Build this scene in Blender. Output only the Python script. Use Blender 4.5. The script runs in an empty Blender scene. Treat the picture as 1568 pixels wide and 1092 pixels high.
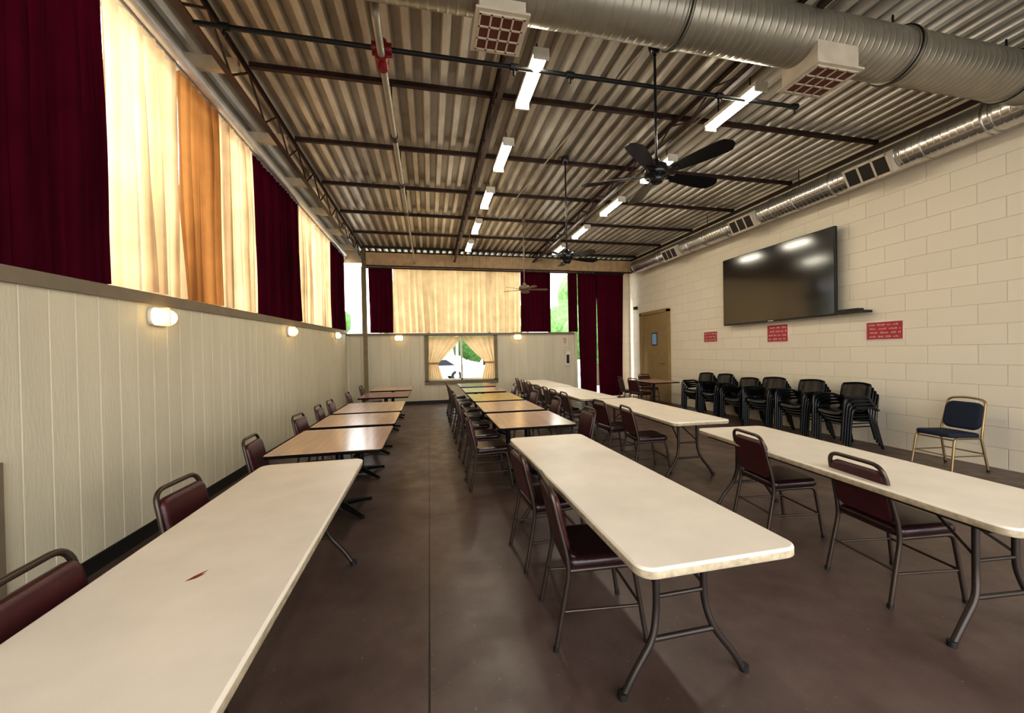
import bpy, math, random
from mathutils import Vector, Matrix, noise
random.seed(7)
S = bpy.context.scene
COL = S.collection
H = 1.59   # eye height

# ------------------------------------------------------------------ materials
def _nt(name):
    m = bpy.data.materials.new(name); m.use_nodes = True
    nt = m.node_tree; b = nt.nodes['Principled BSDF']
    return m, nt, b
def N(nt, t, **kw):
    n = nt.nodes.new(t)
    for k, v in kw.items():
        if k in n.inputs.keys(): n.inputs[k].default_value = v
        else: setattr(n, k, v)
    return n
def pmat(name, col, rough=.5, metal=0, var=.12, scale=6, bump=0, emis=0, ecol=None, coat=0, stretch=(1,1,1), bscale=None, ior=None):
    m, nt, b = _nt(name)
    tc = N(nt, 'ShaderNodeTexCoord'); mp = N(nt, 'ShaderNodeMapping'); mp.inputs['Scale'].default_value = stretch
    nt.links.new(tc.outputs['Object'], mp.inputs[0])
    no = N(nt, 'ShaderNodeTexNoise', Scale=scale, Detail=6.0)
    nt.links.new(mp.outputs[0], no.inputs['Vector'])
    cr = N(nt, 'ShaderNodeValToRGB')
    cr.color_ramp.elements[0].position = .3; cr.color_ramp.elements[1].position = .7
    c0 = [max(0, c*(1-var)) for c in col]; c1 = [min(1, c*(1+var)) for c in col]
    cr.color_ramp.elements[0].color = (*c0, 1); cr.color_ramp.elements[1].color = (*c1, 1)
    nt.links.new(no.outputs['Fac'], cr.inputs[0]); nt.links.new(cr.outputs[0], b.inputs['Base Color'])
    b.inputs['Roughness'].default_value = rough; b.inputs['Metallic'].default_value = metal
    if ior: b.inputs['IOR'].default_value = ior
    if coat: b.inputs['Coat Weight'].default_value = coat
    if bump:
        n2 = N(nt, 'ShaderNodeTexNoise', Scale=bscale or scale*6, Detail=3.0)
        nt.links.new(mp.outputs[0], n2.inputs['Vector'])
        bp = N(nt, 'ShaderNodeBump', Strength=bump, Distance=.01)
        nt.links.new(n2.outputs['Fac'], bp.inputs['Height']); nt.links.new(bp.outputs[0], b.inputs['Normal'])
    if emis:
        b.inputs['Emission Color'].default_value = (*(ecol or col), 1); b.inputs['Emission Strength'].default_value = emis
    return m
def cloth(name, col, tcol, tr, rough=.9):
    m = bpy.data.materials.new(name); m.use_nodes = True; nt = m.node_tree
    nt.nodes.remove(nt.nodes['Principled BSDF']); out = nt.nodes['Material Output']
    tc = N(nt, 'ShaderNodeTexCoord')
    no = N(nt, 'ShaderNodeTexNoise', Scale=3.0, Detail=5.0); nt.links.new(tc.outputs['Object'], no.inputs['Vector'])
    def ramp(c):
        cr = N(nt, 'ShaderNodeValToRGB')
        cr.color_ramp.elements[0].position=.3; cr.color_ramp.elements[1].position=.7
        cr.color_ramp.elements[0].color = (*[x*.85 for x in c],1); cr.color_ramp.elements[1].color = (*[min(1,x*1.1) for x in c],1)
        nt.links.new(no.outputs['Fac'], cr.inputs[0]); return cr
    a, b2 = ramp(col), ramp(tcol)
    d = N(nt, 'ShaderNodeBsdfDiffuse'); t = N(nt, 'ShaderNodeBsdfTranslucent'); mx = N(nt, 'ShaderNodeMixShader'); mx.inputs[0].default_value = tr
    nt.links.new(a.outputs[0], d.inputs[0]); nt.links.new(b2.outputs[0], t.inputs[0])
    nt.links.new(d.outputs[0], mx.inputs[1]); nt.links.new(t.outputs[0], mx.inputs[2]); nt.links.new(mx.outputs[0], out.inputs[0])
    return m

M = {}
M['siding'] = pmat('painted_siding', (.66,.61,.47), .5, var=.07, scale=3, bump=.25, stretch=(1,1,.15), bscale=60)
M['trim'] = pmat('taupe_trim', (.21,.168,.12), .5, var=.1)
M['black'] = pmat('black_rubber_base', (.012,.012,.012), .5)
M['post'] = pmat('olive_post_paint', (.20,.16,.085), .5)
M['plastic'] = pmat('cream_table_plastic', (.86,.765,.635), .42, var=.05, scale=4, bump=.06, bscale=300)
M['edge'] = pmat('table_edge_tan', (.50,.42,.29), .6, var=.25, scale=30)
M['tmetal'] = pmat('brown_leg_metal', (.055,.044,.038), .4, .6)
M['wood'] = pmat('wood_laminate', (.52,.34,.23), .20, var=.12, scale=3, stretch=(6,.6,1), ior=1.65)
M['wood_dark'] = pmat('mahogany_laminate', (.20,.045,.03), .22, var=.2, scale=3, stretch=(6,.6,1))
M['wood_yellow'] = pmat('ochre_laminate', (.50,.33,.08), .25, var=.12, scale=3, stretch=(6,.6,1))
M['blackmetal'] = pmat('black_metal', (.012,.012,.013), .35, .5)
M['vinyl'] = pmat('maroon_vinyl', (.058,.011,.014), .38, var=.2, scale=12, bump=.1)
M['vinyl_dk'] = pmat('dark_maroon_vinyl', (.028,.009,.012), .28, var=.2, scale=12, bump=.1)
M['chairmetal'] = pmat('chair_frame_metal', (.085,.064,.052), .35, .7)
M['gold'] = pmat('gold_frame', (.33,.24,.13), .38, .8)
M['navy'] = pmat('navy_fabric', (.008,.016,.033), .8, var=.3, scale=90)
M['bplastic'] = pmat('black_plastic', (.008,.009,.011), .22, var=.1)
M['steel'] = pmat('brown_red_steel', (.045,.024,.020), .55, .2, var=.25)
M['steel_tan'] = pmat('tan_steel', (.60,.50,.36), .6, .0)
M['white'] = pmat('white_enamel', (.76,.72,.62), .4)
M['trackpaint'] = pmat('silver_track_paint', (.78,.80,.82), .3, .25)
M['vent_frame'] = pmat('vent_frame_cream', (.58,.51,.41), .45)
M['vent_dark'] = pmat('vent_grille_dark', (.12,.035,.022), .6)
M['vent_black'] = pmat('vent_black', (.03,.025,.022), .6)
M['lens'] = pmat('lamp_lens', (1,1,.95), .4, emis=42, ecol=(1,.93,.76))
M['sconce'] = pmat('sconce_glass', (1,.9,.6), .4, emis=5.5, ecol=(1,.60,.17))
M['red'] = pmat('red_valve_paint', (.20,.01,.015), .4)
M['signred'] = pmat('sign_red', (.42,.045,.055), .5)
M['signwhite'] = pmat('sign_white', (.80,.70,.66), .5)
M['screen'] = pmat('tv_screen', (.004,.0035,.003), .13, var=0, ior=1.8)
M['bezel'] = pmat('tv_bezel', (.01,.01,.011), .3)
M['ochre'] = pmat('ochre_door_paint', (.31,.22,.10), .45, var=.08)
M['glass_blue'] = pmat('door_glass', (.12,.22,.33), .1, emis=.15, ecol=(.4,.6,.8))
M['header'] = pmat('header_tan', (.58,.43,.26), .6, var=.15)
M['maroon'] = cloth('maroon_curtain_cloth', (.055,.005,.014), (.030,.001,.005), .3)
M['cream'] = cloth('cream_curtain_cloth', (.66,.52,.34), (.72,.53,.31), .6)
M['cream_back'] = cloth('cream_curtain_cloth_back', (.66,.50,.31), (.60,.43,.235), .55)
M['orange'] = cloth('orange_curtain_cloth', (.45,.22,.08), (.31,.145,.045), .55)
M['leaf'] = pmat('foliage', (.09,.22,.05), .7, var=.6, scale=4, bump=.8)
M['bark'] = pmat('bark', (.09,.06,.04), .8)
M['asphalt'] = pmat('concrete_yard', (.42,.40,.37), .9, scale=2)
M['carpaint'] = pmat('car_paint_silver', (.6,.62,.65), .25, .3)
M['carglass'] = pmat('car_glass', (.02,.03,.04), .05)
M['cable'] = pmat('grey_conduit', (.36,.33,.28), .45, .4)
M['fanbrown']=pmat('fan_brown',(.16,.11,.07),.4)

def galv(name, col, axis, rough=.33, ribs=26, metal=.75):
    m, nt, b = _nt(name)
    tc = N(nt,'ShaderNodeTexCoord')
    no = N(nt,'ShaderNodeTexNoise', Scale=4.0, Detail=5.0); nt.links.new(tc.outputs['Object'], no.inputs['Vector'])
    cr = N(nt,'ShaderNodeValToRGB')
    cr.color_ramp.elements[0].color = (*[c*.7 for c in col],1); cr.color_ramp.elements[1].color=(*[min(1,c*1.2) for c in col],1)
    nt.links.new(no.outputs['Fac'], cr.inputs[0]); nt.links.new(cr.outputs[0], b.inputs['Base Color'])
    w = N(nt,'ShaderNodeTexWave', Scale=ribs/6.283*1.0, Distortion=0.0); w.wave_type='BANDS'; w.bands_direction = axis
    nt.links.new(tc.outputs['Object'], w.inputs['Vector'])
    pw = N(nt,'ShaderNodeMath'); pw.operation='POWER'; pw.inputs[1].default_value=8; nt.links.new(w.outputs['Fac'], pw.inputs[0])
    bp = N(nt,'ShaderNodeBump', Strength=.4, Distance=.01); nt.links.new(pw.outputs[0], bp.inputs['Height']); nt.links.new(bp.outputs[0], b.inputs['Normal'])
    b.inputs['Roughness'].default_value=rough; b.inputs['Metallic'].default_value=metal
    return m
M['duct_x'] = galv('spiral_duct_dull', (.34,.315,.26), 'X', .36, metal=.6)
M['duct_y'] = galv('spiral_duct_silver', (.64,.63,.61), 'Y', .24, metal=.92)

def deck_mat():
    m, nt, b = _nt('weathered_deck')
    tc = N(nt,'ShaderNodeTexCoord'); mp=N(nt,'ShaderNodeMapping'); mp.inputs['Scale'].default_value=(1,.35,1)
    nt.links.new(tc.outputs['Object'], mp.inputs[0])
    n1=N(nt,'ShaderNodeTexNoise', Scale=2.2, Detail=9.0, Roughness=.65); nt.links.new(mp.outputs[0], n1.inputs['Vector'])
    cr=N(nt,'ShaderNodeValToRGB'); e=cr.color_ramp.elements
    e[0].position=.3; e[0].color=(.36,.32,.265,1); e[1].position=.72; e[1].color=(.82,.80,.75,1)
    x=e.new(.5); x.color=(.61,.575,.51,1)
    nt.links.new(n1.outputs['Fac'], cr.inputs[0])
    # recess shade painted into the deck colour, darker up inside the flutes
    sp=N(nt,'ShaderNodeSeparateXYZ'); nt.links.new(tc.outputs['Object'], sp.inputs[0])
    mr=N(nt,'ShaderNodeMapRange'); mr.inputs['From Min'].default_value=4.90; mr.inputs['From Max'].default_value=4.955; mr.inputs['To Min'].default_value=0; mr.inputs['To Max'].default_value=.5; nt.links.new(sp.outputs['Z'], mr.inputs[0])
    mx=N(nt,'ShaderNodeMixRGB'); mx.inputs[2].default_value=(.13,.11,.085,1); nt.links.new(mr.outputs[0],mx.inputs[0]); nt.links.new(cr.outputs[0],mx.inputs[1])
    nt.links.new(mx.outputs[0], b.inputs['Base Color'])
    b.inputs['Roughness'].default_value=.36; b.inputs['Metallic'].default_value=.3
    return m
M['deck'] = deck_mat()

def block_mat():
    m, nt, b = _nt('painted_block')
    tc=N(nt,'ShaderNodeTexCoord'); sp=N(nt,'ShaderNodeSeparateXYZ'); cb=N(nt,'ShaderNodeCombineXYZ')
    nt.links.new(tc.outputs['Object'], sp.inputs[0]); nt.links.new(sp.outputs['Y'], cb.inputs['X']); nt.links.new(sp.outputs['Z'], cb.inputs['Y'])
    br=N(nt,'ShaderNodeTexBrick'); nt.links.new(cb.outputs[0], br.inputs['Vector'])
    br.inputs['Scale'].default_value=1; br.inputs['Brick Width'].default_value=.53; br.inputs['Row Height'].default_value=.265
    br.inputs['Mortar Size'].default_value=.006; br.inputs['Mortar Smooth'].default_value=.6
    br.inputs['Color1'].default_value=(.80,.725,.585,1); br.inputs['Color2'].default_value=(.765,.69,.555,1); br.inputs['Mortar'].default_value=(.67,.595,.47,1)
    nt.links.new(br.outputs['Color'], b.inputs['Base Color'])
    n1=N(nt,'ShaderNodeTexNoise', Scale=60.0, Detail=4.0); nt.links.new(tc.outputs['Object'], n1.inputs['Vector'])
    ad=N(nt,'ShaderNodeMath'); ad.operation='MULTIPLY_ADD'; ad.inputs[1].default_value=-1.0
    ml=N(nt,'ShaderNodeMath'); ml.operation='MULTIPLY'; ml.inputs[1].default_value=.25; nt.links.new(n1.outputs['Fac'], ml.inputs[0])
    nt.links.new(br.outputs['Fac'], ad.inputs[0]); nt.links.new(ml.outputs[0], ad.inputs[2])
    bp=N(nt,'ShaderNodeBump', Strength=.5, Distance=.010); nt.links.new(ad.outputs[0], bp.inputs['Height']); nt.links.new(bp.outputs[0], b.inputs['Normal'])
    b.inputs['Roughness'].default_value=.42
    return m
M['block'] = block_mat()

def floor_mat():
    m, nt, b = _nt('painted_concrete_floor')
    tc=N(nt,'ShaderNodeTexCoord'); sp=N(nt,'ShaderNodeSeparateXYZ'); nt.links.new(tc.outputs['Object'], sp.inputs[0])
    n1=N(nt,'ShaderNodeTexNoise', Scale=1.1, Detail=12.0, Roughness=.7); nt.links.new(tc.outputs['Object'], n1.inputs['Vector'])
    cr=N(nt,'ShaderNodeValToRGB'); e=cr.color_ramp.elements
    e[0].position=.3; e[0].color=(.062,.037,.030,1); e[1].position=.72; e[1].color=(.150,.104,.088,1)
    nt.links.new(n1.outputs['Fac'], cr.inputs[0])
    def line(out, c, w):
        s=N(nt,'ShaderNodeMath'); s.operation='SUBTRACT'; s.inputs[1].default_value=c; nt.links.new(out, s.inputs[0])
        a=N(nt,'ShaderNodeMath'); a.operation='ABSOLUTE'; nt.links.new(s.outputs[0], a.inputs[0])
        l=N(nt,'ShaderNodeMath'); l.operation='LESS_THAN'; l.inputs[1].default_value=w; nt.links.new(a.outputs[0], l.inputs[0]); return l.outputs[0]
    outs=[line(sp.outputs['X'],-.03,.005), line(sp.outputs['Y'],4.75,.0025)]
    mx=N(nt,'ShaderNodeMath'); mx.operation='MAXIMUM'; nt.links.new(outs[0],mx.inputs[0]); nt.links.new(outs[1],mx.inputs[1])
    n3=N(nt,'ShaderNodeTexNoise', Scale=38.0, Detail=4.0); nt.links.new(tc.outputs['Object'], n3.inputs['Vector'])
    r3=N(nt,'ShaderNodeMapRange'); r3.inputs['From Min'].default_value=.67; r3.inputs['From Max'].default_value=.75; nt.links.new(n3.outputs['Fac'], r3.inputs[0])
    m3=N(nt,'ShaderNodeMixRGB'); m3.inputs[2].default_value=(.20,.155,.13,1); nt.links.new(r3.outputs[0],m3.inputs[0]); nt.links.new(cr.outputs[0],m3.inputs[1])
    mix=N(nt,'ShaderNodeMixRGB'); mix.inputs[2].default_value=(.010,.007,.006,1)
    nt.links.new(mx.outputs[0],mix.inputs[0]); nt.links.new(m3.outputs[0],mix.inputs[1]); nt.links.new(mix.outputs[0], b.inputs['Base Color'])
    n2=N(nt,'ShaderNodeTexNoise', Scale=4.0, Detail=9.0); nt.links.new(tc.outputs['Object'], n2.inputs['Vector'])
    mr=N(nt,'ShaderNodeMapRange'); mr.inputs['From Min'].default_value=.3; mr.inputs['From Max'].default_value=.7; mr.inputs['To Min'].default_value=.28; mr.inputs['To Max'].default_value=.48; nt.links.new(n2.outputs['Fac'], mr.inputs[0]); nt.links.new(mr.outputs[0], b.inputs['Roughness'])
    bp=N(nt,'ShaderNodeBump', Strength=.15, Distance=.01); nt.links.new(n2.outputs['Fac'], bp.inputs['Height']); nt.links.new(bp.outputs[0], b.inputs['Normal'])
    return m
M['floor'] = floor_mat()

# ------------------------------------------------------------------ mesh builder
class MB:
    def __init__(s): s.v=[]; s.f=[]; s.m=[]; s.sm=[]; s.mats=[]
    def mi(s, k):
        if k not in s.mats: s.mats.append(k)
        return s.mats.index(k)
    def add(s, vs, fs, k, smooth=False, T=None):
        o=len(s.v); i=s.mi(k)
        for p in vs:
            p=Vector(p)
            if T is not None: p=T@p
            s.v.append(tuple(p))
        for f in fs: s.f.append([o+j for j in f]); s.m.append(i); s.sm.append(smooth)
    def box(s, c, d, k, T=None):
        x,y,z=c; a,b,e=d[0]/2,d[1]/2,d[2]/2
        vs=[(x-a,y-b,z-e),(x+a,y-b,z-e),(x+a,y+b,z-e),(x-a,y+b,z-e),(x-a,y-b,z+e),(x+a,y-b,z+e),(x+a,y+b,z+e),(x-a,y+b,z+e)]
        s.add(vs,[(0,3,2,1),(4,5,6,7),(0,1,5,4),(1,2,6,5),(2,3,7,6),(3,0,4,7)],k,False,T)
    def bb(s, x0,x1,y0,y1,z0,z1,k,T=None): s.box(((x0+x1)/2,(y0+y1)/2,(z0+z1)/2),(abs(x1-x0),abs(y1-y0),abs(z1-z0)),k,T)
    def tube(s, pts, r, k, seg=8, T=None, caps=True, closed=False):
        pts=[Vector(p) for p in pts]; n=len(pts); rr=r if isinstance(r,(list,tuple)) else [r]*n
        vs=[]; fs=[]; up=None
        for i,p in enumerate(pts):
            if closed: t=(pts[(i+1)%n]-pts[i-1]).normalized()
            elif i==0: t=(pts[1]-p).normalized()
            elif i==n-1: t=(p-pts[i-1]).normalized()
            else: t=((pts[i+1]-p).normalized()+(p-pts[i-1]).normalized()).normalized()
            if up is None:
                up=Vector((0,0,1)) if abs(t.z)<.9 else Vector((1,0,0))
            u=(up-t*up.dot(t)).normalized(); w=t.cross(u); up=u
            for j in range(seg):
                a=2*math.pi*j/seg; vs.append(p+(u*math.cos(a)+w*math.sin(a))*rr[i])
        m=n if closed else n-1
        for i in range(m):
            for j in range(seg):
                a=i*seg+j; b=i*seg+(j+1)%seg; i2=(i+1)%n
                fs.append((a,b,i2*seg+(j+1)%seg,i2*seg+j))
        s.add(vs,fs,k,True,T)
        if caps and not closed:
            s.add(vs[:seg],[tuple(reversed(range(seg)))],k,False,T); s.add(vs[-seg:],[tuple(range(seg))],k,False,T)
    def layers(s, rings, k, T=None, smooth=True, cap0=True, cap1=True):
        n=len(rings[0]); vs=[p for r in rings for p in r]; fs=[]
        for i in range(len(rings)-1):
            for j in range(n): fs.append((i*n+j,i*n+(j+1)%n,(i+1)*n+(j+1)%n,(i+1)*n+j))
        s.add(vs,fs,k,smooth,T)
        if cap0: s.add(rings[0],[tuple(reversed(range(n)))],k,False,T)
        if cap1: s.add(rings[-1],[tuple(range(n))],k,False,T)
    def cushion(s, w, d, t, r, k, T=None, puff=True):
        prof=[(0,.012),(.18*t,0),(.7*t,0),(.92*t,.012),(t,.035)] if puff else [(0,.003),(.12*t,0),(.88*t,0),(t,.003)]
        s.layers([[(x,y,z) for x,y in rrect(w-2*i,d-2*i,max(.004,r-i))] for z,i in prof],k,T)
    def make(s, name, loc=(0,0,0), rz=0, mesh_only=False, parent=None):
        me=bpy.data.meshes.new(name); me.from_pydata(s.v,[],s.f)
        for k in s.mats: me.materials.append(M[k])
        me.polygons.foreach_set('material_index',s.m); me.polygons.foreach_set('use_smooth',s.sm); me.update()
        if mesh_only: return me
        return place(name, me, loc, rz, parent)
def place(name, me, loc=(0,0,0), rz=0, parent=None):
    o=bpy.data.objects.new(name,me); COL.objects.link(o); o.location=loc; o.rotation_euler[2]=rz
    if parent: o.parent=parent
    return o
def rrect(w,d,r,n=5):
    out=[]
    for cx,cy,a0 in ((w/2-r,d/2-r,0),(-w/2+r,d/2-r,90),(-w/2+r,-d/2+r,180),(w/2-r,-d/2+r,270)):
        for i in range(n+1):
            a=math.radians(a0+90*i/n); out.append((cx+r*math.cos(a),cy+r*math.sin(a)))
    return out
def rpath(pts, r, n=5):
    pts=[Vector(p) for p in pts]; out=[pts[0]]
    for i in range(1,len(pts)-1):
        a,b,c=pts[i-1],pts[i],pts[i+1]; da=(a-b); dc=(c-b); q=min(r,da.length*.45,dc.length*.45)
        p0=b+da.normalized()*q; p1=b+dc.normalized()*q
        for j in range(n+1):
            t=j/n; out.append(p0*(1-t)**2+b*2*t*(1-t)+p1*t*t)
    out.append(pts[-1]); return out

XL,XR,YB,YF,ZC=-2.5,7.1,12.8,-2.2,4.89
def ztop(y): return 2.175+(y-2.9)*.020

# ------------------------------------------------------------------ shell
b=MB(); b.bb(XL-.15,XR+.2,YF,YB+.15,-.12,0,'floor'); b.make('floor')

def siding(mb, s0,s1,z0,zf,to3, pitch=.2, g=.010, dep=.007):
    s=[]; x=s0
    prof=[(s0,0)]
    c=math.ceil(s0/pitch)*pitch+.001
    while c<s1-g:
        if c-g>s0: prof+= [(c-g,0),(c-g*.5,-dep),(c+g*.5,-dep),(c+g,0)]
        c+=pitch
    prof.append((s1,0))
    vs=[]; fs=[]
    for (q,o) in prof: vs+= [to3(q,o,z0), to3(q,o,zf(q))]
    for i in range(len(prof)-1): fs.append((2*i,2*i+2,2*i+3,2*i+1))
    mb.add(vs,fs,'siding')
b=MB()
siding(b,YF,YB,0,lambda y:ztop(y)-.1,lambda q,o,z:(XL+o,q,z),g=.007,dep=.006)
def slopebox(mb,x0,x1,y0,y1,zb,zt,k):
    vs=[(x0,y0,zb(y0)),(x1,y0,zb(y0)),(x1,y1,zb(y1)),(x0,y1,zb(y1)),(x0,y0,zt(y0)),(x1,y0,zt(y0)),(x1,y1,zt(y1)),(x0,y1,zt(y1))]
    mb.add(vs,[(0,3,2,1),(4,5,6,7),(0,1,5,4),(1,2,6,5),(2,3,7,6),(3,0,4,7)],k)
slopebox(b,XL-.13,XL-.012,YF,YB,lambda y:0,lambda y:ztop(y)-.1,'siding')
b.make('wall_left')
b=MB(); slopebox(b,XL-.15,XL+.03,YF,YB-.02,lambda y:ztop(y)-.1,ztop,'trim'); b.make('trim_1')
b=MB(); b.bb(XL+.001,XL+.015,YF,YB-.02,0,.12,'black'); b.make('baseboard_left')
b=MB(); b.bb(XL+.001,XL+.035,2.76,2.85,0,1.0,'trim'); b.make('trim_2')

ZB=2.28
b=MB()
to=lambda q,o,z:(q,YB-o,z)
W0,W1,WZ0,WZ1=-.06,2.16,.71,2.2
for (s0,s1,z0,z1) in ((XL,W0,0,ZB-.06),(W1,5.03,0,ZB-.06),(W0,W1,0,WZ0),(W0,W1,WZ1,ZB-.06)):
    siding(b,s0,s1,z0,lambda q,z1=z1:z1,to,pitch=.3)
    b.bb(s0,s1,YB+.012,YB+.12,z0,z1,'siding')
b.bb(6.8,XR,YB,YB+.12,0,ZC,'block')
b.bb(-1.95,XR,YB+.05,YB+.12,4.39,ZC,'header')
b.bb(XL-.13,-1.95,YB+.05,YB+.12,4.5,ZC,'header')
b.make('wall_back')
b=MB(); b.bb(XL,5.05,YB-.05,YB+.14,ZB-.07,ZB,'trim'); b.make('trim_3')
b=MB(); b.bb(4.97,5.07,YB-.06,YB-.001,0,ZB,'siding'); b.make('trim_4')
b=MB(); b.bb(XL+.02,4.96,YB-.016,YB-.001,0,.1,'black'); b.make('baseboard_back')

b=MB(); b.bb(XR,XR+.2,YF,YB+.12,0,ZC,'block'); b.make('wall_right')
b=MB(); b.bb(XR-.02,XR-.001,YF,2.9,0,2.25,'siding'); b.bb(XR-.05,XR-.001,2.9,3.0,0,2.35,'siding'); b.bb(XR-.05,XR-.001,YF,2.9,2.25,2.35,'siding'); b.make('trim_6')
# front wall (behind camera): wide open bay to daylight
b=MB()
b.bb(XL-.13,XL+.3,YF-.15,YF,0,ZC,'block'); b.bb(XR-.3,XR+.2,YF-.15,YF,0,ZC,'block'); b.bb(XL+.3,XR-.3,YF-.15,YF,3.9,ZC,'block')
b.make('wall_front')

# corrugated deck ceiling
b=MB()
prof=[]; x=XL-.5; p=.2; dp=.07
while x<XR+.3:
    prof+= [(x,0),(x+.07,0),(x+.095,dp),(x+.175,dp)]; x+=p
vs=[];fs=[]
ys=[YF-.3,YB+.5]
for (q,o) in prof: vs+= [(q,ys[0],ZC+o),(q,ys[1],ZC+o)]
for i in range(len(prof)-1): fs.append((2*i,2*i+1,2*i+3,2*i+2))
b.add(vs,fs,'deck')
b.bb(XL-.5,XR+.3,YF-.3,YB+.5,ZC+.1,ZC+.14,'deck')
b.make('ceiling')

# purlins
PY=(.3,1.8,3.32,4.84,6.35,7.84,9.32,10.8,12.25)
for y in PY:
    b=MB(); b.bb(-1.9,XR,y-.005,y+.005,4.825,ZC,'steel'); b.bb(-1.9,XR,y-.026,y+.026,4.82,4.828,'steel')
    b.bb(XL-.1,-2.0,y-.03,y+.03,4.74,ZC-.001,'steel_tan')
    b.make('roof_purlin')
def truss(x,z0,z1,k='steel',step=.42,name='roof_truss'):
    b=MB()
    for z in (z0,z1):
        b.bb(x-.03,x+.03,YF,YB-.01,z-.006,z+.006,k); b.bb(x-.006,x+.006,YF,YB-.01,min(z,z+(.045 if z==z0 else -.045)),max(z,z+(.045 if z==z0 else -.045)),k)
    y=YF+.02; up=True
    while y+step<YB:
        a=(x,y,z0+.02 if up else z1-.02); c=(x,y+step,z1-.02 if up else z0+.02)
        b.tube([a,c],.012,k,6); up=not up; y+=step
    return b.make(name)
truss(-1.95,4.50,4.86)
truss(.85,4.54,4.815)
truss(3.45,4.60,4.815)
b=MB(); b.bb(XR-.06,XR,YF,YB,4.75,4.815,'steel'); b.make('trim_5')
# header box at back
b=MB(); b.bb(-1.9,XR-.01,YB-.25,YB+.04,4.36,4.80,'header')
x=-1.85
while x<XR-.1: b.bb(x,x+.05,YB-.275,YB-.25,4.38,4.76,'header'); x+=.22
b.bb(-1.95,XR-.02,YB-.30,YB-.24,4.77,4.80,'steel'); b.bb(-1.95,XR-.02,YB-.29,YB-.25,4.33,4.37,'steel')
b.make('ceiling_header_beam')
b=MB(); b.tube([(-1.9,YB-.23,4.3),(XR-.3,YB-.23,4.3)],.025,'steel',8)
for x in (-1.8,1,4,6.6): b.bb(x-.01,x+.01,YB-.24,YB-.22,4.3,4.37,'steel')
b.make('curtain_rod')
b=MB(); b.bb(-1.95,-1.84,YB-.36,YB-.25,0,4.86,'post'); b.make('support_post')
b=MB()
for y in (2.9,5.6,8.4,11.3): b.bb(XL-.15,XL-.09,y-.04,y+.04,ztop(y),4.6,'post')
b.bb(XL-.12,XL-.04,YB,YB+.1,ztop(YB),ZC,'post')
b.bb(XL-.2,XL-.11,YF,YB,4.67,ZC,'steel_tan')
b.make('window_frame_left')
b=MB()
for x in (-2.0,0,2,4.1,4.85,6.8): b.bb(x-.04,x+.04,YB+.06,YB+.11,ZB,4.39,'post')
b.make('window_frame_back')
b=MB(); b.tube([(XL+.08,YF+.2,4.66),(XL+.08,YB-.3,4.66)],.06,'trackpaint',14)
for y in PY[1:]: b.tube([(XL+.08,y,4.66),(XL+.08,y,4.745)],.012,'steel',6)
b.bb(XL-.06,XL+.02,YF,YB,4.60,4.66,'trackpaint')
b.make('curtain_track')

# ------------------------------------------------------------------ curtains
def curtain(name,s0,s1,zb,zt,mat,to3,wl=.15,amp=.035,seed=0,taper=0):
    n=max(8,int((s1-s0)/.014)); nz=18; vs=[];fs=[]
    for i in range(n+1):
        t=i/n; s=s0+(s1-s0)*t
        for j in range(nz+1):
            u=j/nz; z0=zb(s) if callable(zb) else zb; z=z0+(zt-z0)*u
            ph=s/wl*2*math.pi+3.2*noise.noise(Vector((s*1.7,seed,u*.5)))+2.0*noise.noise(Vector((s*.6,seed+5,u*.3)))
            am=amp*(.75+.45*(1-u)+.8*noise.noise(Vector((s*2.1,seed+9,u*1.2))))
            o=am*(math.sin(ph)+.3*math.sin(2.3*ph+seed)+.5*noise.noise(Vector((s*5,u*1.5,seed))))
            ss=s+ .014*math.sin(ph*1.0+1)+taper*(1-u)*(t-.5)
            vs.append(to3(ss,o,z))
    for i in range(n):
        for j in range(nz): a=i*(nz+1)+j; fs.append((a,a+nz+1,a+nz+2,a+1))
    b=MB(); b.add(vs,fs,mat,True); return b.make(name)
tl=lambda s,o,z:(XL-.005+o*.9,s,z)
zl=lambda s: ztop(s)+.004
for nm,s0,s1,mt in (('window_curtain_maroon',YF+.1,3.72,'maroon'),('window_curtain_cream',3.735,4.645,'cream'),('window_curtain_orange',4.675,5.375,'orange'),
                    ('window_curtain_cream',5.405,6.37,'cream'),('window_curtain_maroon',6.385,8.41,'maroon'),('window_curtain_cream',8.425,10.93,'cream'),('window_curtain_maroon',10.95,12.5,'maroon')):
    curtain(nm,s0,s1,zl,4.60,mt,tl,seed=s0*3.1,wl=.14 if mt!='maroon' else .12,amp=.05)
tb=lambda s,o,z:(s,YB-.08+o*.7,z)
for nm,s0,s1,mt,zb in (('window_curtain_maroon',-1.80,-1.09,'maroon',ZB+.01),('window_curtain_cream',-1.07,3.04,'cream_back',ZB+.01),('window_curtain_maroon',3.06,4.12,'maroon',ZB+.01)):
    curtain(nm,s0,s1,zb,4.355,mt,tb,seed=s0*2.3+40,wl=.2 if mt!='maroon' else .15,amp=.045)
tb2=lambda s,o,z:(s,YB-.12+o*.5,z)
tb3=lambda s,o,z:(s,YB-.17+o*.5,z)
curtain('doorway_curtain_maroon',5.09,5.79,.02,4.355,'maroon',tb2,seed=3,wl=.16,amp=.05,taper=-.10)
curtain('doorway_curtain_maroon',5.74,6.80,.02,4.355,'maroon',tb3,seed=8,wl=.16,amp=.05,taper=-.16)
curtain('doorway_curtain_maroon',4.74,5.10,ZB+.01,4.355,'maroon',tb,seed=18,wl=.14)

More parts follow.
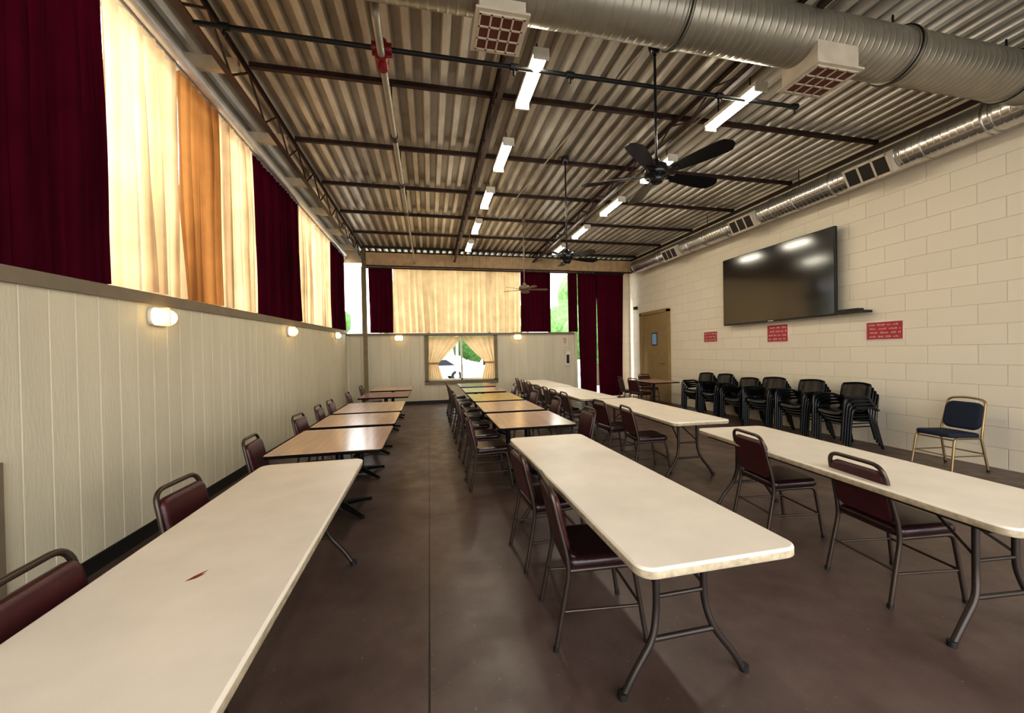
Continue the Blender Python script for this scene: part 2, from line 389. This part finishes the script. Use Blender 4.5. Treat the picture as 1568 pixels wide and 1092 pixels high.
# back window
b=MB()
for (x0,x1,z0,z1) in ((W0-.07,W1+.07,WZ1-.02,WZ1+.012),(W0-.09,W1+.09,WZ0-.1,WZ0+.03),(W0-.08,W0+.05,WZ0,WZ1),(W1-.05,W1+.08,WZ0,WZ1)):
    b.bb(x0,x1,YB-.05,YB+.125,z0,z1,'post')
b.bb(1.02,1.08,YB+.05,YB+.09,WZ0,WZ1,'white'); b.bb(W0,W1,YB+.05,YB+.09,WZ0+.03,WZ0+.08,'white')
b.make('window_1')
def swag(x_out,x_in,name):
    vs=[];fs=[];n=40;nz=24
    for j in range(nz+1):
        u=j/nz; z=WZ1-.04-(WZ1-WZ0-.1)*u
        if u<.62: k=1-(u/.62)**1.3*.72
        else: k=.28+ (u-.62)/.38*.14
        for i in range(n+1):
            t=i/n; x=x_out+(x_in-x_out)*k*t
            vs.append((x,YB-.075+.022*math.sin(t*34+u*1.5),z))
    for j in range(nz):
        for i in range(n): a=j*(n+1)+i; fs.append((a,a+1,a+n+2,a+n+1))
    b=MB(); b.add(vs,fs,'cream_back',True)
    zt=WZ1-.04-(WZ1-WZ0-.1)*.62
    b.bb(min(x_out,x_out+(x_in-x_out)*.3),max(x_out,x_out+(x_in-x_out)*.3),YB-.11,YB-.105,zt-.03,zt+.03,'cream_back')
    b.make(name)
swag(W0+.03,1.04,'tieback_curtain'); swag(W1-.03,1.06,'tieback_curtain')

# ------------------------------------------------------------------ door, signs, tv (right wall)
b=MB()
b.bb(XR-.05,XR-.002,10.42,11.90,0,2.76,'ochre')
b.bb(XR-.09,XR-.001,10.36,10.46,0,2.83,'ochre'); b.bb(XR-.09,XR-.001,11.86,11.96,0,2.83,'ochre'); b.bb(XR-.09,XR-.001,10.36,11.96,2.76,2.86,'ochre')
b.bb(XR-.058,XR-.045,10.98,11.28,1.75,2.15,'black'); b.bb(XR-.06,XR-.05,11.01,11.25,1.78,2.12,'glass_blue')
b.tube([(XR-.05,10.62,1.2),(XR-.12,10.62,1.2),(XR-.12,10.78,1.2)],.015,'gold')
b.make('door_1')
def sign(y0,y1,z0,z1,rows,seed):
    random.seed(seed); b=MB(); b.bb(XR-.012,XR-.001,y0,y1,z0,z1,'signwhite'); m=.012
    b.bb(XR-.014,XR-.011,y0+m,y1-m,z0+m,z1-m,'signred')
    h=(z1-z0-4*m)/rows
    for r in range(rows):
        zc=z1-2*m-h*(r+.5); y=y1-3*m-random.random()*.05
        while y>y0+4*m:
            w=min(random.uniform(.05,.12),y-y0-3*m)
            yy=y
            while yy>y-w+.008:
                b.bb(XR-.016,XR-.013,yy-.005,yy,zc-h*.22,zc+h*(.22 if random.random()<.6 else .06),'signwhite')
                if random.random()<.7: b.bb(XR-.016,XR-.013,yy-.012,yy,zc+h*.02,zc+h*.07,'signwhite')
                yy-=.019
            y-=w+.03
    b.make('wall_sign')
sign(8.42,8.91,H+.185,H+.46,3,1); sign(6.46,6.96,H+.126,H+.494,4,2); sign(4.52,5.04,H+.10,H+.40,4,3)
b=MB(); TY=6.70
T=Matrix.Translation((XR-.13,TY,H+1.33))@Matrix.Rotation(math.radians(-90),4,'Y')
b.cushion(1.56,2.62,.05,.02,'bezel',T=T,puff=False)
b.box((XR-.185,TY,H+1.34),(.004,2.58,1.51),'screen')
b.box((XR-.06,TY,H+1.34),(.12,.7,.5),'bezel'); 
b.box((XR-.186,TY,H+.567),(.006,.12,.015),'white')
b.make('wall_tv')
b=MB(); b.bb(XR-.2,XR-.002,4.95,5.42,H+.56,H+.60,'bezel'); b.bb(XR-.17,XR-.04,5.05,5.55,H+.60,H+.64,'bplastic'); b.tube([(XR-.08,5.2,H+.57),(XR-.08,5.5,H+.66),(XR-.08,5.55,H+.8)],.01,'black'); b.make('media_shelf')
b=MB(); b.bb(XR-.09,XR-.001,12.2,12.34,3.02,3.12,'bezel'); b.bb(XR-.11,XR-.09,12.22,12.32,3.03,3.11,'bplastic'); b.make('wall_speaker')
b=MB(); b.bb(4.62,4.78,YB-.10,YB-.008,1.15,1.62,'signwhite'); b.bb(4.65,4.75,YB-.105,YB-.099,1.2,1.5,'bezel'); b.make('fire_extinguisher_cabinet')
b=MB(); b.bb(4.55,4.72,YB-.02,YB-.008,1.82,2.12,'signwhite')
for i in range(5): b.bb(4.58,4.69,YB-.023,YB-.019,1.86+i*.05,1.88+i*.05,'signred')
b.make('wall_notice')
b=MB(); b.bb(XR-.015,XR-.001,12.1,12.22,1.3,1.5,'white'); b.bb(XR-.02,XR-.014,12.14,12.18,1.36,1.44,'signwhite'); b.make('light_switch')

# ------------------------------------------------------------------ ducts
b=MB(); yD,zD,rD=3.0,H+2.9,.23
b.tube([(x,yD,zD) for x in (-2.3,0,2,4,6,XR)],rD,'duct_x',36)
for x in (-1.2,2.15,2.2,4.6,4.68,6.2): b.tube([(x-.02,yD,zD),(x+.02,yD,zD)],rD+.012,'duct_x',36)
for x in (-1.2,2.15,4.6,6.2):
    b.tube([(x,yD+math.cos(a)*(rD+.018),zD+math.sin(a)*(rD+.018)) for a in [i*math.pi/16 for i in range(32)]],.008,'black',6,closed=True)
    b.tube([(x,yD,zD+rD),(x,yD,ZC+.01)],.01,'black',6)
def grille_down(b,x,y,z,w,d,nx,ny,fk,gk,h):
    b.bb(x-w/2,x+w/2,y-d/2,y+d/2,z+.03,z+h,fk)
    b.bb(x-w/2-.03,x+w/2+.03,y-d/2-.03,y+d/2+.03,z+.012,z+.03,fk)
    b.bb(x-w/2+.02,x+w/2-.02,y-d/2+.02,y+d/2-.02,z+.006,z+.013,gk)
    for i in range(nx+1): xx=x-w/2+.01+(w-.02)*i/nx; b.bb(xx-.007,xx+.007,y-d/2,y+d/2,z,z+.014,fk)
    for i in range(ny+1): yy=y-d/2+.01+(d-.02)*i/ny; b.bb(x-w/2,x+w/2,yy-.007,yy+.007,z,z+.014,fk)
grille_down(b,.60,3.08,H+2.56,.36,.36,4,3,'vent_frame','vent_dark',.3)
grille_down(b,3.68,3.0,H+2.52,.46,.36,4,3,'vent_frame','vent_dark',.34)
b.make('ceiling_duct')
b=MB(); xW,zW,rW=XR-.35,H+2.76,.20
b.tube([(xW,y,zW) for y in (YF+.3,0,3,6,9,11.7)],rW,'duct_y',32)
for y in (1.0,2.6,3.35,3.42,4.0,5.25,5.9,6.4,7.6,8.3,8.9,10.2,11.6): b.tube([(xW,y-.02,zW),(xW,y+.02,zW)],rW+.012,'duct_y',32)
for y in (1.5,3.38,5.9,8.3,10.6):
    b.tube([(xW,y,zW),(xW,y,ZC)],.008,'steel',6); b.tube([(xW,y,zW),(XR,y,zW)],.01,'steel',6)
for y in (4.6,7.0,9.5,2.0):
    T=Matrix.Translation((xW,y,zW))@Matrix.Rotation(math.radians(-28),4,'Y')
    L=.62
    b.bb(-rW-.07,-.05,-L/2,L/2,-.15,.15,'vent_frame',T)
    b.bb(-rW-.074,-rW-.069,-L/2+.03,L/2-.03,-.12,.12,'vent_black',T)
    for i in range(4):
        yy=-L/2+.02+(L-.04)*i/3; b.bb(-rW-.08,-rW-.068,yy-.014,yy+.014,-.15,.15,'vent_frame',T)
    for zz in (-.135,.135): b.bb(-rW-.08,-rW-.068,-L/2,L/2,zz-.018,zz+.018,'vent_frame',T)
    for i in range(9): zz=-.1+i*.025; b.bb(-rW-.077,-rW-.07,-L/2+.03,L/2-.03,zz,zz+.004,'bezel',T)
b.make('wall_duct')

# ------------------------------------------------------------------ lights
def fixture():
    b=MB(); L=.80
    b.bb(-.075,.075,-L/2,L/2,.03,.075,'white'); b.bb(-.08,.08,-L/2-.01,-L/2+.012,-.03,.075,'white'); b.bb(-.08,.08,L/2-.012,L/2+.01,-.03,.075,'white')
    ring=[]
    for yy in (-L/2+.012,L/2-.012):
        ring.append([(.068*math.cos(a),yy,.03-.055*math.sin(a)) for a in [math.pi*i/10 for i in range(11)]])
    n=11; b.add(ring[0]+ring[1],[(i,i+1,n+i+1,n+i) for i in range(n-1)],'lens',True)
    b.tube([(0,-.25,.07),(0,-.25,.23)],.008,'steel',6); b.tube([(0,.25,.07),(0,.25,.23)],.008,'steel',6)
    return b.make('fluorescent_light',mesh_only=True)
fm=fixture()
for x in (1.13,3.68):
    for y in (4.05,5.65,7.25,8.9,10.5):
        place('fluorescent_light',fm,(x,y,H+2.9))
b=MB()
for x in (1.13,3.68):
    b.tube([(x,YF,H+3.145),(x,YB-.3,H+3.145)],.014,'cable',8)
    for y in PY: b.tube([(x,y,H+3.14),(x,y,4.82)],.006,'cable',6)
b.make('ceiling_conduit')
def sconce():
    b=MB()
    T=Matrix.Rotation(math.radians(90),4,'Y')
    b.cushion(.17,.26,.03,.06,'white',T=T,puff=False)
    for s in (-1,1):
        rings=[]
        for i in range(9):
            a=math.pi/2*i/8; w=math.cos(a); d=math.sin(a)
            rings.append([(.03+.10*d,s*.062+y*w*.98,z*w) for y,z in rrect(.12,.16,.055)])
        rings[-1]=[(.13,s*.062+y*.05,z*.05) for y,z in rrect(.12,.16,.055)]
        b.layers(rings,'sconce')
    b.box((.065,0,0),(.09,.012,.17),'white')
    return b.make('wall_sconce',mesh_only=True)
sm=sconce()
for y,z in ((4.26,.40),(7.78,.47),(11.4,.57)): place('wall_sconce',sm,(XL+.001,y,H+z-.0))
for x in (-.93,2.94): place('wall_sconce',sm,(x,YB-.001,H+.54),rz=-math.pi/2)

# ------------------------------------------------------------------ sprinkler pipe
b=MB()
b.tube(rpath([(-.38,3.36,4.85),(-.38,3.36,H+2.8),(-.38,7.9,H+2.8)],.08),.034,'cable',12); b.tube([(-.38,7.9,H+2.8),(-.38,YB-.3,H+2.86)],.022,'cable',10)
for y in (5.2,6.6,7.9): b.tube([(-.38,y-.05,H+2.8),(-.38,y+.05,H+2.8)],.046,'steel',12)
b.tube([(-.38,7.9,H+2.8),(-.38,7.9,4.8)],.02,'cable',8)
yp=3.85
b.tube([(-1.93,yp,H+2.9),(4.4,yp,H+2.9)],.022,'black',10)
for x in (-1.7,.9,1.5,3.3,4.35): b.tube([(x-.04,yp,H+2.9),(x+.04,yp,H+2.9)],.034,'black',10); b.tube([(x,yp,H+2.9),(x,yp,H+2.82)],.013,'black',8)
b.tube([(-.38,yp,H+2.7),(-.38,yp,H+2.98)],.045,'red',12); b.tube([(-.47,yp,H+2.9),(-.29,yp,H+2.9)],.055,'red',12)
b.tube([(-.38,yp-.07,H+2.8),(-.38,yp+.07,H+2.8)],.06,'red',14)
for a in range(6):
    b.tube([(-.38+.09*math.cos(a*1.047),yp,H+2.84+.09*math.sin(a*1.047)),(-.38,yp,H+2.84)],.014,'red',6)
for y in PY[3:6]: b.tube([(-.38,y,H+2.8),(-.38,y,4.82)],.008,'steel',6)
b.make('sprinkler_pipe')
b=MB(); b.tube([(2.35,3.3,4.80),(2.0,6.2,4.80),(1.7,9.1,4.80)],.012,'cable',6); b.make('ceiling_conduit')

# ------------------------------------------------------------------ fans
def fan(x,y,zh,R,k,bw,rot,nb=5):
    b=MB(); zt=ZC
    b.tube([(0,0,zh+.1),(0,0,zt)],.014,k,8)
    b.layers([[(r*math.cos(a),r*math.sin(a),z) for a in [i*math.pi/10 for i in range(20)]] for r,z in ((.02,zt-.12),(.05,zt-.09),(.065,zt-.03),(.065,zt))],k)
    b.layers([[(r*math.cos(a),r*math.sin(a),zh+z) for a in [i*math.pi/12 for i in range(24)]] for r,z in ((.03,-.1),(.06,-.09),(.075,-.06),(.075,-.035),(.12,-.03),(.135,0),(.135,.05),(.11,.09),(.04,.11),(.03,.16))],k)
    for i in range(nb):
        T=Matrix.Translation((0,0,zh-.01))@Matrix.Rotation(rot+i*2*math.pi/nb,4,'Z')@Matrix.Rotation(math.radians(-13),4,'X')
        b.bb(.08,.26,-.03,.03,-.006,.004,k,T)
        out=[]
        for s in range(13):
            t=s/12; xx=.2+(R-.2)*t; w=bw*(.62+.38*math.sin(min(1,t*1.3)*math.pi/2))*.5
            if t>.86: w*=math.sqrt(max(.02,1-((t-.86)/.145)**2))
            out.append((xx,w))
        ring=[(a,c) for a,c in out]+[(a,-c) for a,c in reversed(out)]
        b.layers([[(a,c,0) for a,c in ring],[(a,c,.008) for a,c in ring]],k,T=T,smooth=False)
    return b.make('ceiling_fan',(x,y,0))
fan(2.44,3.77,H+1.90,.80,'bplastic',.19,math.radians(6))
fan(2.32,6.24,H+1.60,.60,'bplastic',.15,math.radians(8))
fan(2.35,9.36,H+1.58,.60,'fanbrown',.11,math.radians(-5))

# ------------------------------------------------------------------ furniture meshes
def folding_table():
    b=MB(); L,W,z1,t=2.44,.762,.74,.045
    rings=[]
    for z,i in ((z1-t,.006),(z1-t+.006,0),(z1-.01,0),(z1-.003,.003),(z1,.010)):
        rings.append([(x,y,z) for x,y in rrect(W-2*i,L-2*i,.07-i)])
    b.layers(rings[:3],'edge',cap1=False); b.layers(rings[2:],'plastic',cap0=False)
    b.bb(-W/2+.06,-W/2+.09,-L/2+.12,L/2-.12,z1-t-.03,z1-t+.001,'tmetal'); b.bb(W/2-.09,W/2-.06,-L/2+.12,L/2-.12,z1-t-.03,z1-t+.001,'tmetal')
    for sy in (-1,1):
        y0=sy*(L/2-.30)
        for sx in (-1,1):
            b.tube(rpath([(sx*.13,y0,z1-t),(sx*.13,y0+sy*.0,.36),(sx*.16,y0+sy*.02,.24),(sx*.27,y0+sy*.03,.10),(sx*.33,y0+sy*.03,.0)],.08),.0165,'tmetal',10)
            b.tube([(sx*.33,y0+sy*.03,0),(sx*.328,y0+sy*.03,.03)],.022,'black',10)
        b.tube([(-.26,y0,z1-t-.02),(.26,y0,z1-t-.02)],.014,'tmetal',8)
        b.tube([(-.13,y0,.42),(.13,y0,.42)],.010,'tmetal',8); b.tube([(-.165,y0+sy*.02,.235),(.165,y0+sy*.02,.235)],.013,'tmetal',8)
        b.tube([(-.13,y0,.44),(-.02,y0-sy*.38,z1-t-.01)],.008,'tmetal',6); b.tube([(.13,y0,.44),(.02,y0-sy*.38,z1-t-.01)],.008,'tmetal',6)
        b.bb(-.04,.04,y0-sy*.38-.02,y0-sy*.38+.02,z1-t-.02,z1-t+.001,'tmetal')
    return b.make('folding_table',mesh_only=True)
ftm=folding_table()
place('folding_table',ftm,(-.915,2.18,0),rz=math.radians(.6))
place('folding_table',ftm,(1.155,2.57,0),rz=math.radians(.5))
place('folding_table',ftm,(3.08,2.42,0),rz=math.radians(-5))
place('folding_table',ftm,(3.20,5.22,0),rz=math.radians(-2))
place('folding_table',ftm,(3.04,7.80,0))
place('folding_table',ftm,(3.12,10.38,0))

def ped_table(k,W,L):
    b=MB(); z=.745; t=.032
    b.layers([[(x,y,zz) for x,y in rrect(W-2*i,L-2*i,.03)] for zz,i in ((z-t,.004),(z-t+.006,0),(z-.004,0))],'blackmetal',cap1=True)
    b.layers([[(x,y,zz) for x,y in rrect(W-2*i,L-2*i,.03)] for zz,i in ((z-.004,.002),(z,.004))],k,cap0=False)
    b.tube([(0,0,.04),(0,0,z-t)],.038,'blackmetal',16)
    b.tube([(0,0,.035),(0,0,.10)],[.075,.042],'blackmetal',16)
    for i in range(4):
        a=math.radians(45+90*i)
        ca,sa=math.cos(a),math.sin(a)
        b.tube([(0,0,.075),(.12*ca,.12*sa,.06),(.36*ca,.36*sa,.02)],[.035,.03,.018],'blackmetal',8)
        b.tube([(.36*ca,.36*sa,0),(.36*ca,.36*sa,.03)],.02,'blackmetal',8)
        b.tube([(0,0,z-t-.02),(.30*ca,.30*sa,z-t-.012)],.016,'blackmetal',6)
    return b
for y0,y1,k in ((3.67,4.83,'wood'),(5.0,5.98,'wood'),(6.12,7.35,'wood'),(8.15,9.2,'wood_dark'),(9.7,10.8,'wood')):
    ped_table(k,.98,y1-y0).make('pedestal_table',(-.925,(y0+y1)/2,0))
for y0,y1,k in ((4.28,5.38,'wood'),(5.55,6.68,'wood'),(6.85,8.1,'wood_yellow'),(8.5,9.6,'wood'),(9.9,11.1,'wood_dark')):
    ped_table(k,.92,y1-y0).make('pedestal_table',(1.22,(y0+y1)/2,0))
ped_table('wood',.8,1.2).make('pedestal_table',(6.1,9.7,0))

def chair(back,seat,frame,hw=.205,Ht=.855,top_r=.08,arched=False):
    b=MB(); r=.0135
    pl=[(-.27,-hw-.01,0),(-.19,-hw,.40),(-.20,-hw,.50),(-.28,-hw+.02,Ht)]
    if arched: mid=[(-.285,-hw+.06,Ht+.03),(-.287,0,Ht+.05),(-.285,hw-.06,Ht+.03)]
    else: mid=[]
    pr=[(x,-y,z) for x,y,z in reversed(pl)]
    b.tube(rpath(pl+mid+pr,top_r,6),r,frame,10)
    for s in (-1,1):
        b.tube(rpath([(.235,s*(hw+.01),0),(.17,s*(hw-.005),.425),(-.19,s*(hw-.005),.415)],.05,5),r,frame,10)
        b.tube([(.207,s*hw,.2),(-.225,s*hw,.2)],.008,frame,8)
        b.tube([(.235,s*(hw+.01),0),(.232,s*(hw+.01),.025)],.016,'black',8); b.tube([(-.27,s*(hw+.01),0),(-.266,s*(hw+.01),.025)],.016,'black',8)
    b.tube([(.17,-hw,.40),(.17,hw,.40)],.009,frame,8); b.tube([(-.225,-hw,.22),(-.225,hw,.22)],.008,frame,8); b.tube([(.207,-hw,.2),(.207,hw,.2)],.008,frame,8)
    T=Matrix.Translation((.005,0,.425))@Matrix.Rotation(math.radians(-1.5),4,'Y')
    b.cushion(.42,.42,.06,.06,seat,T=T)
    ang=math.atan2(.08,Ht-.5)
    hgt=.325 if not arched else (Ht-.5)*.98
    zc=(Ht-.045-hgt/2) if not arched else .50+(Ht-.5)*.44+.015
    xc=-.20-.08*(zc-.5)/(Ht-.5)
    prof=[(-.014,.014),(-.006,.003),(0,0),(.02,0),(.032,.01),(.036,.03)]
    w=2*hw-.03
    b.layers([[(x,y,z) for x,y in rrect(hgt-2*i,w-2*i,(.09 if arched else .055)-min(i,.03))] for z,i in prof],back,T=Matrix.Translation((xc,0,zc))@Matrix.Rotation(math.radians(90)-ang,4,'Y'))
    return b.make('dining_chair',mesh_only=True)
cm=chair('vinyl','vinyl_dk','chairmetal')
def R(d): return math.radians(d)
CH=[(-1.14,1.70,2),(-1.22,2.68,-3),(-1.37,4.05,4),(-1.38,5.38,-3),(-1.38,6.3,2),(-1.38,7.0,0),(-1.36,8.35,2),(-1.36,9.9,0),
    (.92,2.14,-6),(.91,2.93,3),(.70,4.68,2),(.72,5.40,0),(.70,6.15,-3),(.7,7.1,0),(.72,7.8,3),(.7,8.85,0),(.7,9.4,0),(.7,10.3,0),
    (3.00,1.98,-8),(2.99,2.85,-8),(2.80,4.66,-6),(2.74,5.40,4),(2.66,6.7,0),(2.64,7.3,3),(2.66,7.85,-2),(2.64,8.45,2),(2.72,9.5,0),(2.74,10.2,0),(2.74,10.9,0),
    (5.55,9.45,10),(5.6,10.15,-10)]
for x,y,r in CH: place('dining_chair',cm,(x,y,0),rz=R(r))
for x,y,r in ((1.75,4.7,180),(1.75,6.0,178),(1.75,7.3,182),(1.72,9.0,180),(6.5,10.6,-90)): place('dining_chair',cm,(x,y,0),rz=R(r))
bc=chair('navy','navy','gold',hw=.215,Ht=.86,top_r=.10,arched=True); bc.name='banquet_chair'
place('banquet_chair',bc,(6.55,3.72,0),rz=R(172))

def armchair_into(b,T,legs=True):
    k='bplastic'
    for s in (-1,1):
        b.tube(rpath([(.27,s*.26,0),(.25,s*.27,.40),(.23,s*.285,.64),(-.12,s*.285,.66),(-.24,s*.24,.60)],.07,5),.020,k,8,T)
        b.tube(rpath([(-.30,s*.25,0),(-.20,s*.23,.42),(-.27,s*.2,.80)],.06,4),.020,k,8,T)
        b.tube([(.25,s*.265,.36),(-.2,s*.235,.36)],.01,k,6,T)
        b.bb(-.1,.2,s*.285-.028,s*.285+.028,.655,.678,k,T)
    prof=[(.24,.38),(.22,.435),(.15,.44),(0,.425),(-.14,.42),(-.2,.45),(-.235,.55),(-.27,.70),(-.295,.82),(-.31,.865)]
    wd=[.20,.225,.23,.23,.22,.22,.235,.25,.25,.23]
    vs=[];n=8
    for (x,z),w in zip(prof,wd):
        for i in range(n+1):
            t=i/n*2-1; c=t*t
            vs.append((x+(.06*c if z>.5 else 0),t*w,z+(.02*c if z<=.5 else -.02*c)))
    m=len(vs); fs=[]
    for (x,y,z) in list(vs): vs.append((x-.012 if z>.5 else x,y,z if z>.5 else z-.015))
    for i in range(len(prof)-1):
        for j in range(n):
            a=i*(n+1)+j; fs.append((a,a+1,a+n+2,a+n+1)); fs.append((m+a,m+a+n+1,m+a+n+2,m+a+1))
        a=i*(n+1); fs.append((a,a+n+1,m+a+n+1,m+a)); a+=n; fs.append((a,m+a,m+a+n+1,a+n+1))
    for i0 in (0,(len(prof)-1)*(n+1)):
        for j in range(n): a=i0+j; fs.append((a,m+a,m+a+1,a+1))
    b.add(vs,fs,k,True,T)
def stack(n):
    b=MB()
    for i in range(n): armchair_into(b,Matrix.Translation((i*.040,0,i*.052)))
    return b
for x,y,r,n in ((6.56,4.92,172,4),(6.58,5.66,178,4),(6.56,6.40,183,4),(6.60,7.1,180,3),(6.60,7.75,178,4),(6.58,8.35,180,4)):
    stack(n).make('stacked_armchairs',(x,y,0),rz=R(r))

b=MB(); b.add([(0,0,0),(.03,.015,0),(.05,.05,0),(.035,.04,0),(.045,.075,0),(.015,.035,0)],[(0,1,2,3,4,5)],'red'); b.make('paint_mark',(-.93,1.70,.7408))

# ------------------------------------------------------------------ exterior
b=MB(); b.bb(-40,50,-30,60,-.3,-.14,'asphalt'); b.make('exterior_ground')
def tree(x,y,h,r,seed):
    b=MB(); b.tube([(0,0,-.15),(0.1,0,h*.5),(0,.1,h)],[.2,.15,.06],'bark',8)
    random.seed(seed)
    for i in range(9):
        c=Vector((random.uniform(-r,r)*.6,random.uniform(-r,r)*.6,h+random.uniform(-r,r)*.5)); rr=r*random.uniform(.45,.7)
        rings=[]
        for j in range(1,9):
            th=math.pi*j/9
            ring=[]
            for q in range(14):
                a=2*math.pi*q/14; p=Vector((math.sin(th)*math.cos(a),math.sin(th)*math.sin(a),math.cos(th)))
                p=c+p*rr*(1+.35*noise.noise(p*3+c)); ring.append(tuple(p))
            rings.append(ring)
        b.layers(rings,'leaf')
    b.make('tree',(x,y,0))
tree(-5.5,19,3.2,2.2,1); tree(8.5,18.5,2.4,2.0,2); tree(-1,31,4,3,3); tree(4.5,32,4,3,4); tree(12,27,4,3,5)
def car(x,y,rz):
    b=MB()
    side=[(-2.2,.35),(-2.25,.75),(-2.0,.95),(-1.3,1.0),(-.7,1.42),(.8,1.45),(1.5,1.0),(2.1,.9),(2.25,.6),(2.2,.35)]
    b.layers([[(a,-.85,z) for a,z in side],[(a,-.8*(1 if z<1.1 else .85)*1.06,z) for a,z in side],[(a,.8*(1 if z<1.1 else .85)*1.06,z) for a,z in side],[(a,.85,z) for a,z in side]],'carpaint',smooth=False)
    for s in (-1,1): b.add([(-1.15,s*.87,1.02),(-.65,s*.87,1.35),(.75,s*.87,1.37),(1.3,s*.87,1.02)],[(0,1,2,3)],'carglass')
    for xx in (-1.35,1.4):
        for s in (-1,1): b.tube([(xx,s*.72,.33),(xx,s*.9,.33)],.33,'black',18); b.tube([(xx,s*.9,.33),(xx,s*.91,.33)],.18,'carpaint',14)
    b.make('parked_car',(x,y,-.14),rz)
car(.2,25.5,.1); car(5.4,25.0,.2)
b=MB()
for zz in (0,.06): b.add([(-2,17,3.1+zz),(4.5,17,3.1+zz),(4.5,22,2.6+zz),(-2,22,2.6+zz)],[(0,1,2,3)],'white')
for x,y,z in ((-1.9,17.1,3.1),(4.4,17.1,3.1),(-1.9,21.9,2.62),(4.4,21.9,2.62),(1.2,17.1,3.1)): b.tube([(x,y,-.14),(x,y,z)],.06,'white',8)
b.make('carport_canopy')

# ------------------------------------------------------------------ lights / world
w=bpy.data.worlds.new('World'); S.world=w; w.use_nodes=True; nt=w.node_tree
bg=nt.nodes['Background']; 
tc=N(nt,'ShaderNodeTexCoord'); sp=N(nt,'ShaderNodeSeparateXYZ'); nt.links.new(tc.outputs['Generated'],sp.inputs[0])
cr=N(nt,'ShaderNodeValToRGB'); cr.color_ramp.elements[0].position=.0; cr.color_ramp.elements[0].color=(1,.97,.93,1); cr.color_ramp.elements[1].position=.8; cr.color_ramp.elements[1].color=(.86,.92,1,1)
nt.links.new(sp.outputs['Z'],cr.inputs[0]); nt.links.new(cr.outputs[0],bg.inputs[0]); bg.inputs[1].default_value=4.8
sun=bpy.data.lights.new('sun','SUN'); sun.energy=5; sun.angle=.15; sun.color=(1,.93,.84)
so=bpy.data.objects.new('sun',sun); COL.objects.link(so); so.rotation_euler=Vector((.75,-.25,-.62)).to_track_quat('-Z','Y').to_euler(); so.location=(-15,6,15)

# ------------------------------------------------------------------ camera
f=Vector((.2093,.9777,-.0090)).normalized(); r0=Vector((.9777,-.2098,-.0183)); r0=(r0-f*r0.dot(f)).normalized(); u=r0.cross(f)
cam=bpy.data.cameras.new('camera'); cam.sensor_width=36; cam.lens=592/1568*36; cam.clip_start=.05
co=bpy.data.objects.new('camera',cam); COL.objects.link(co)
co.matrix_world=Matrix(((r0.x,u.x,-f.x,0),(r0.y,u.y,-f.y,0),(r0.z,u.z,-f.z,H),(0,0,0,1)))
S.camera=co
S.view_settings.view_transform='Standard'
try: S.view_settings.look='Medium High Contrast'
except Exception: pass
S.view_settings.exposure=.05
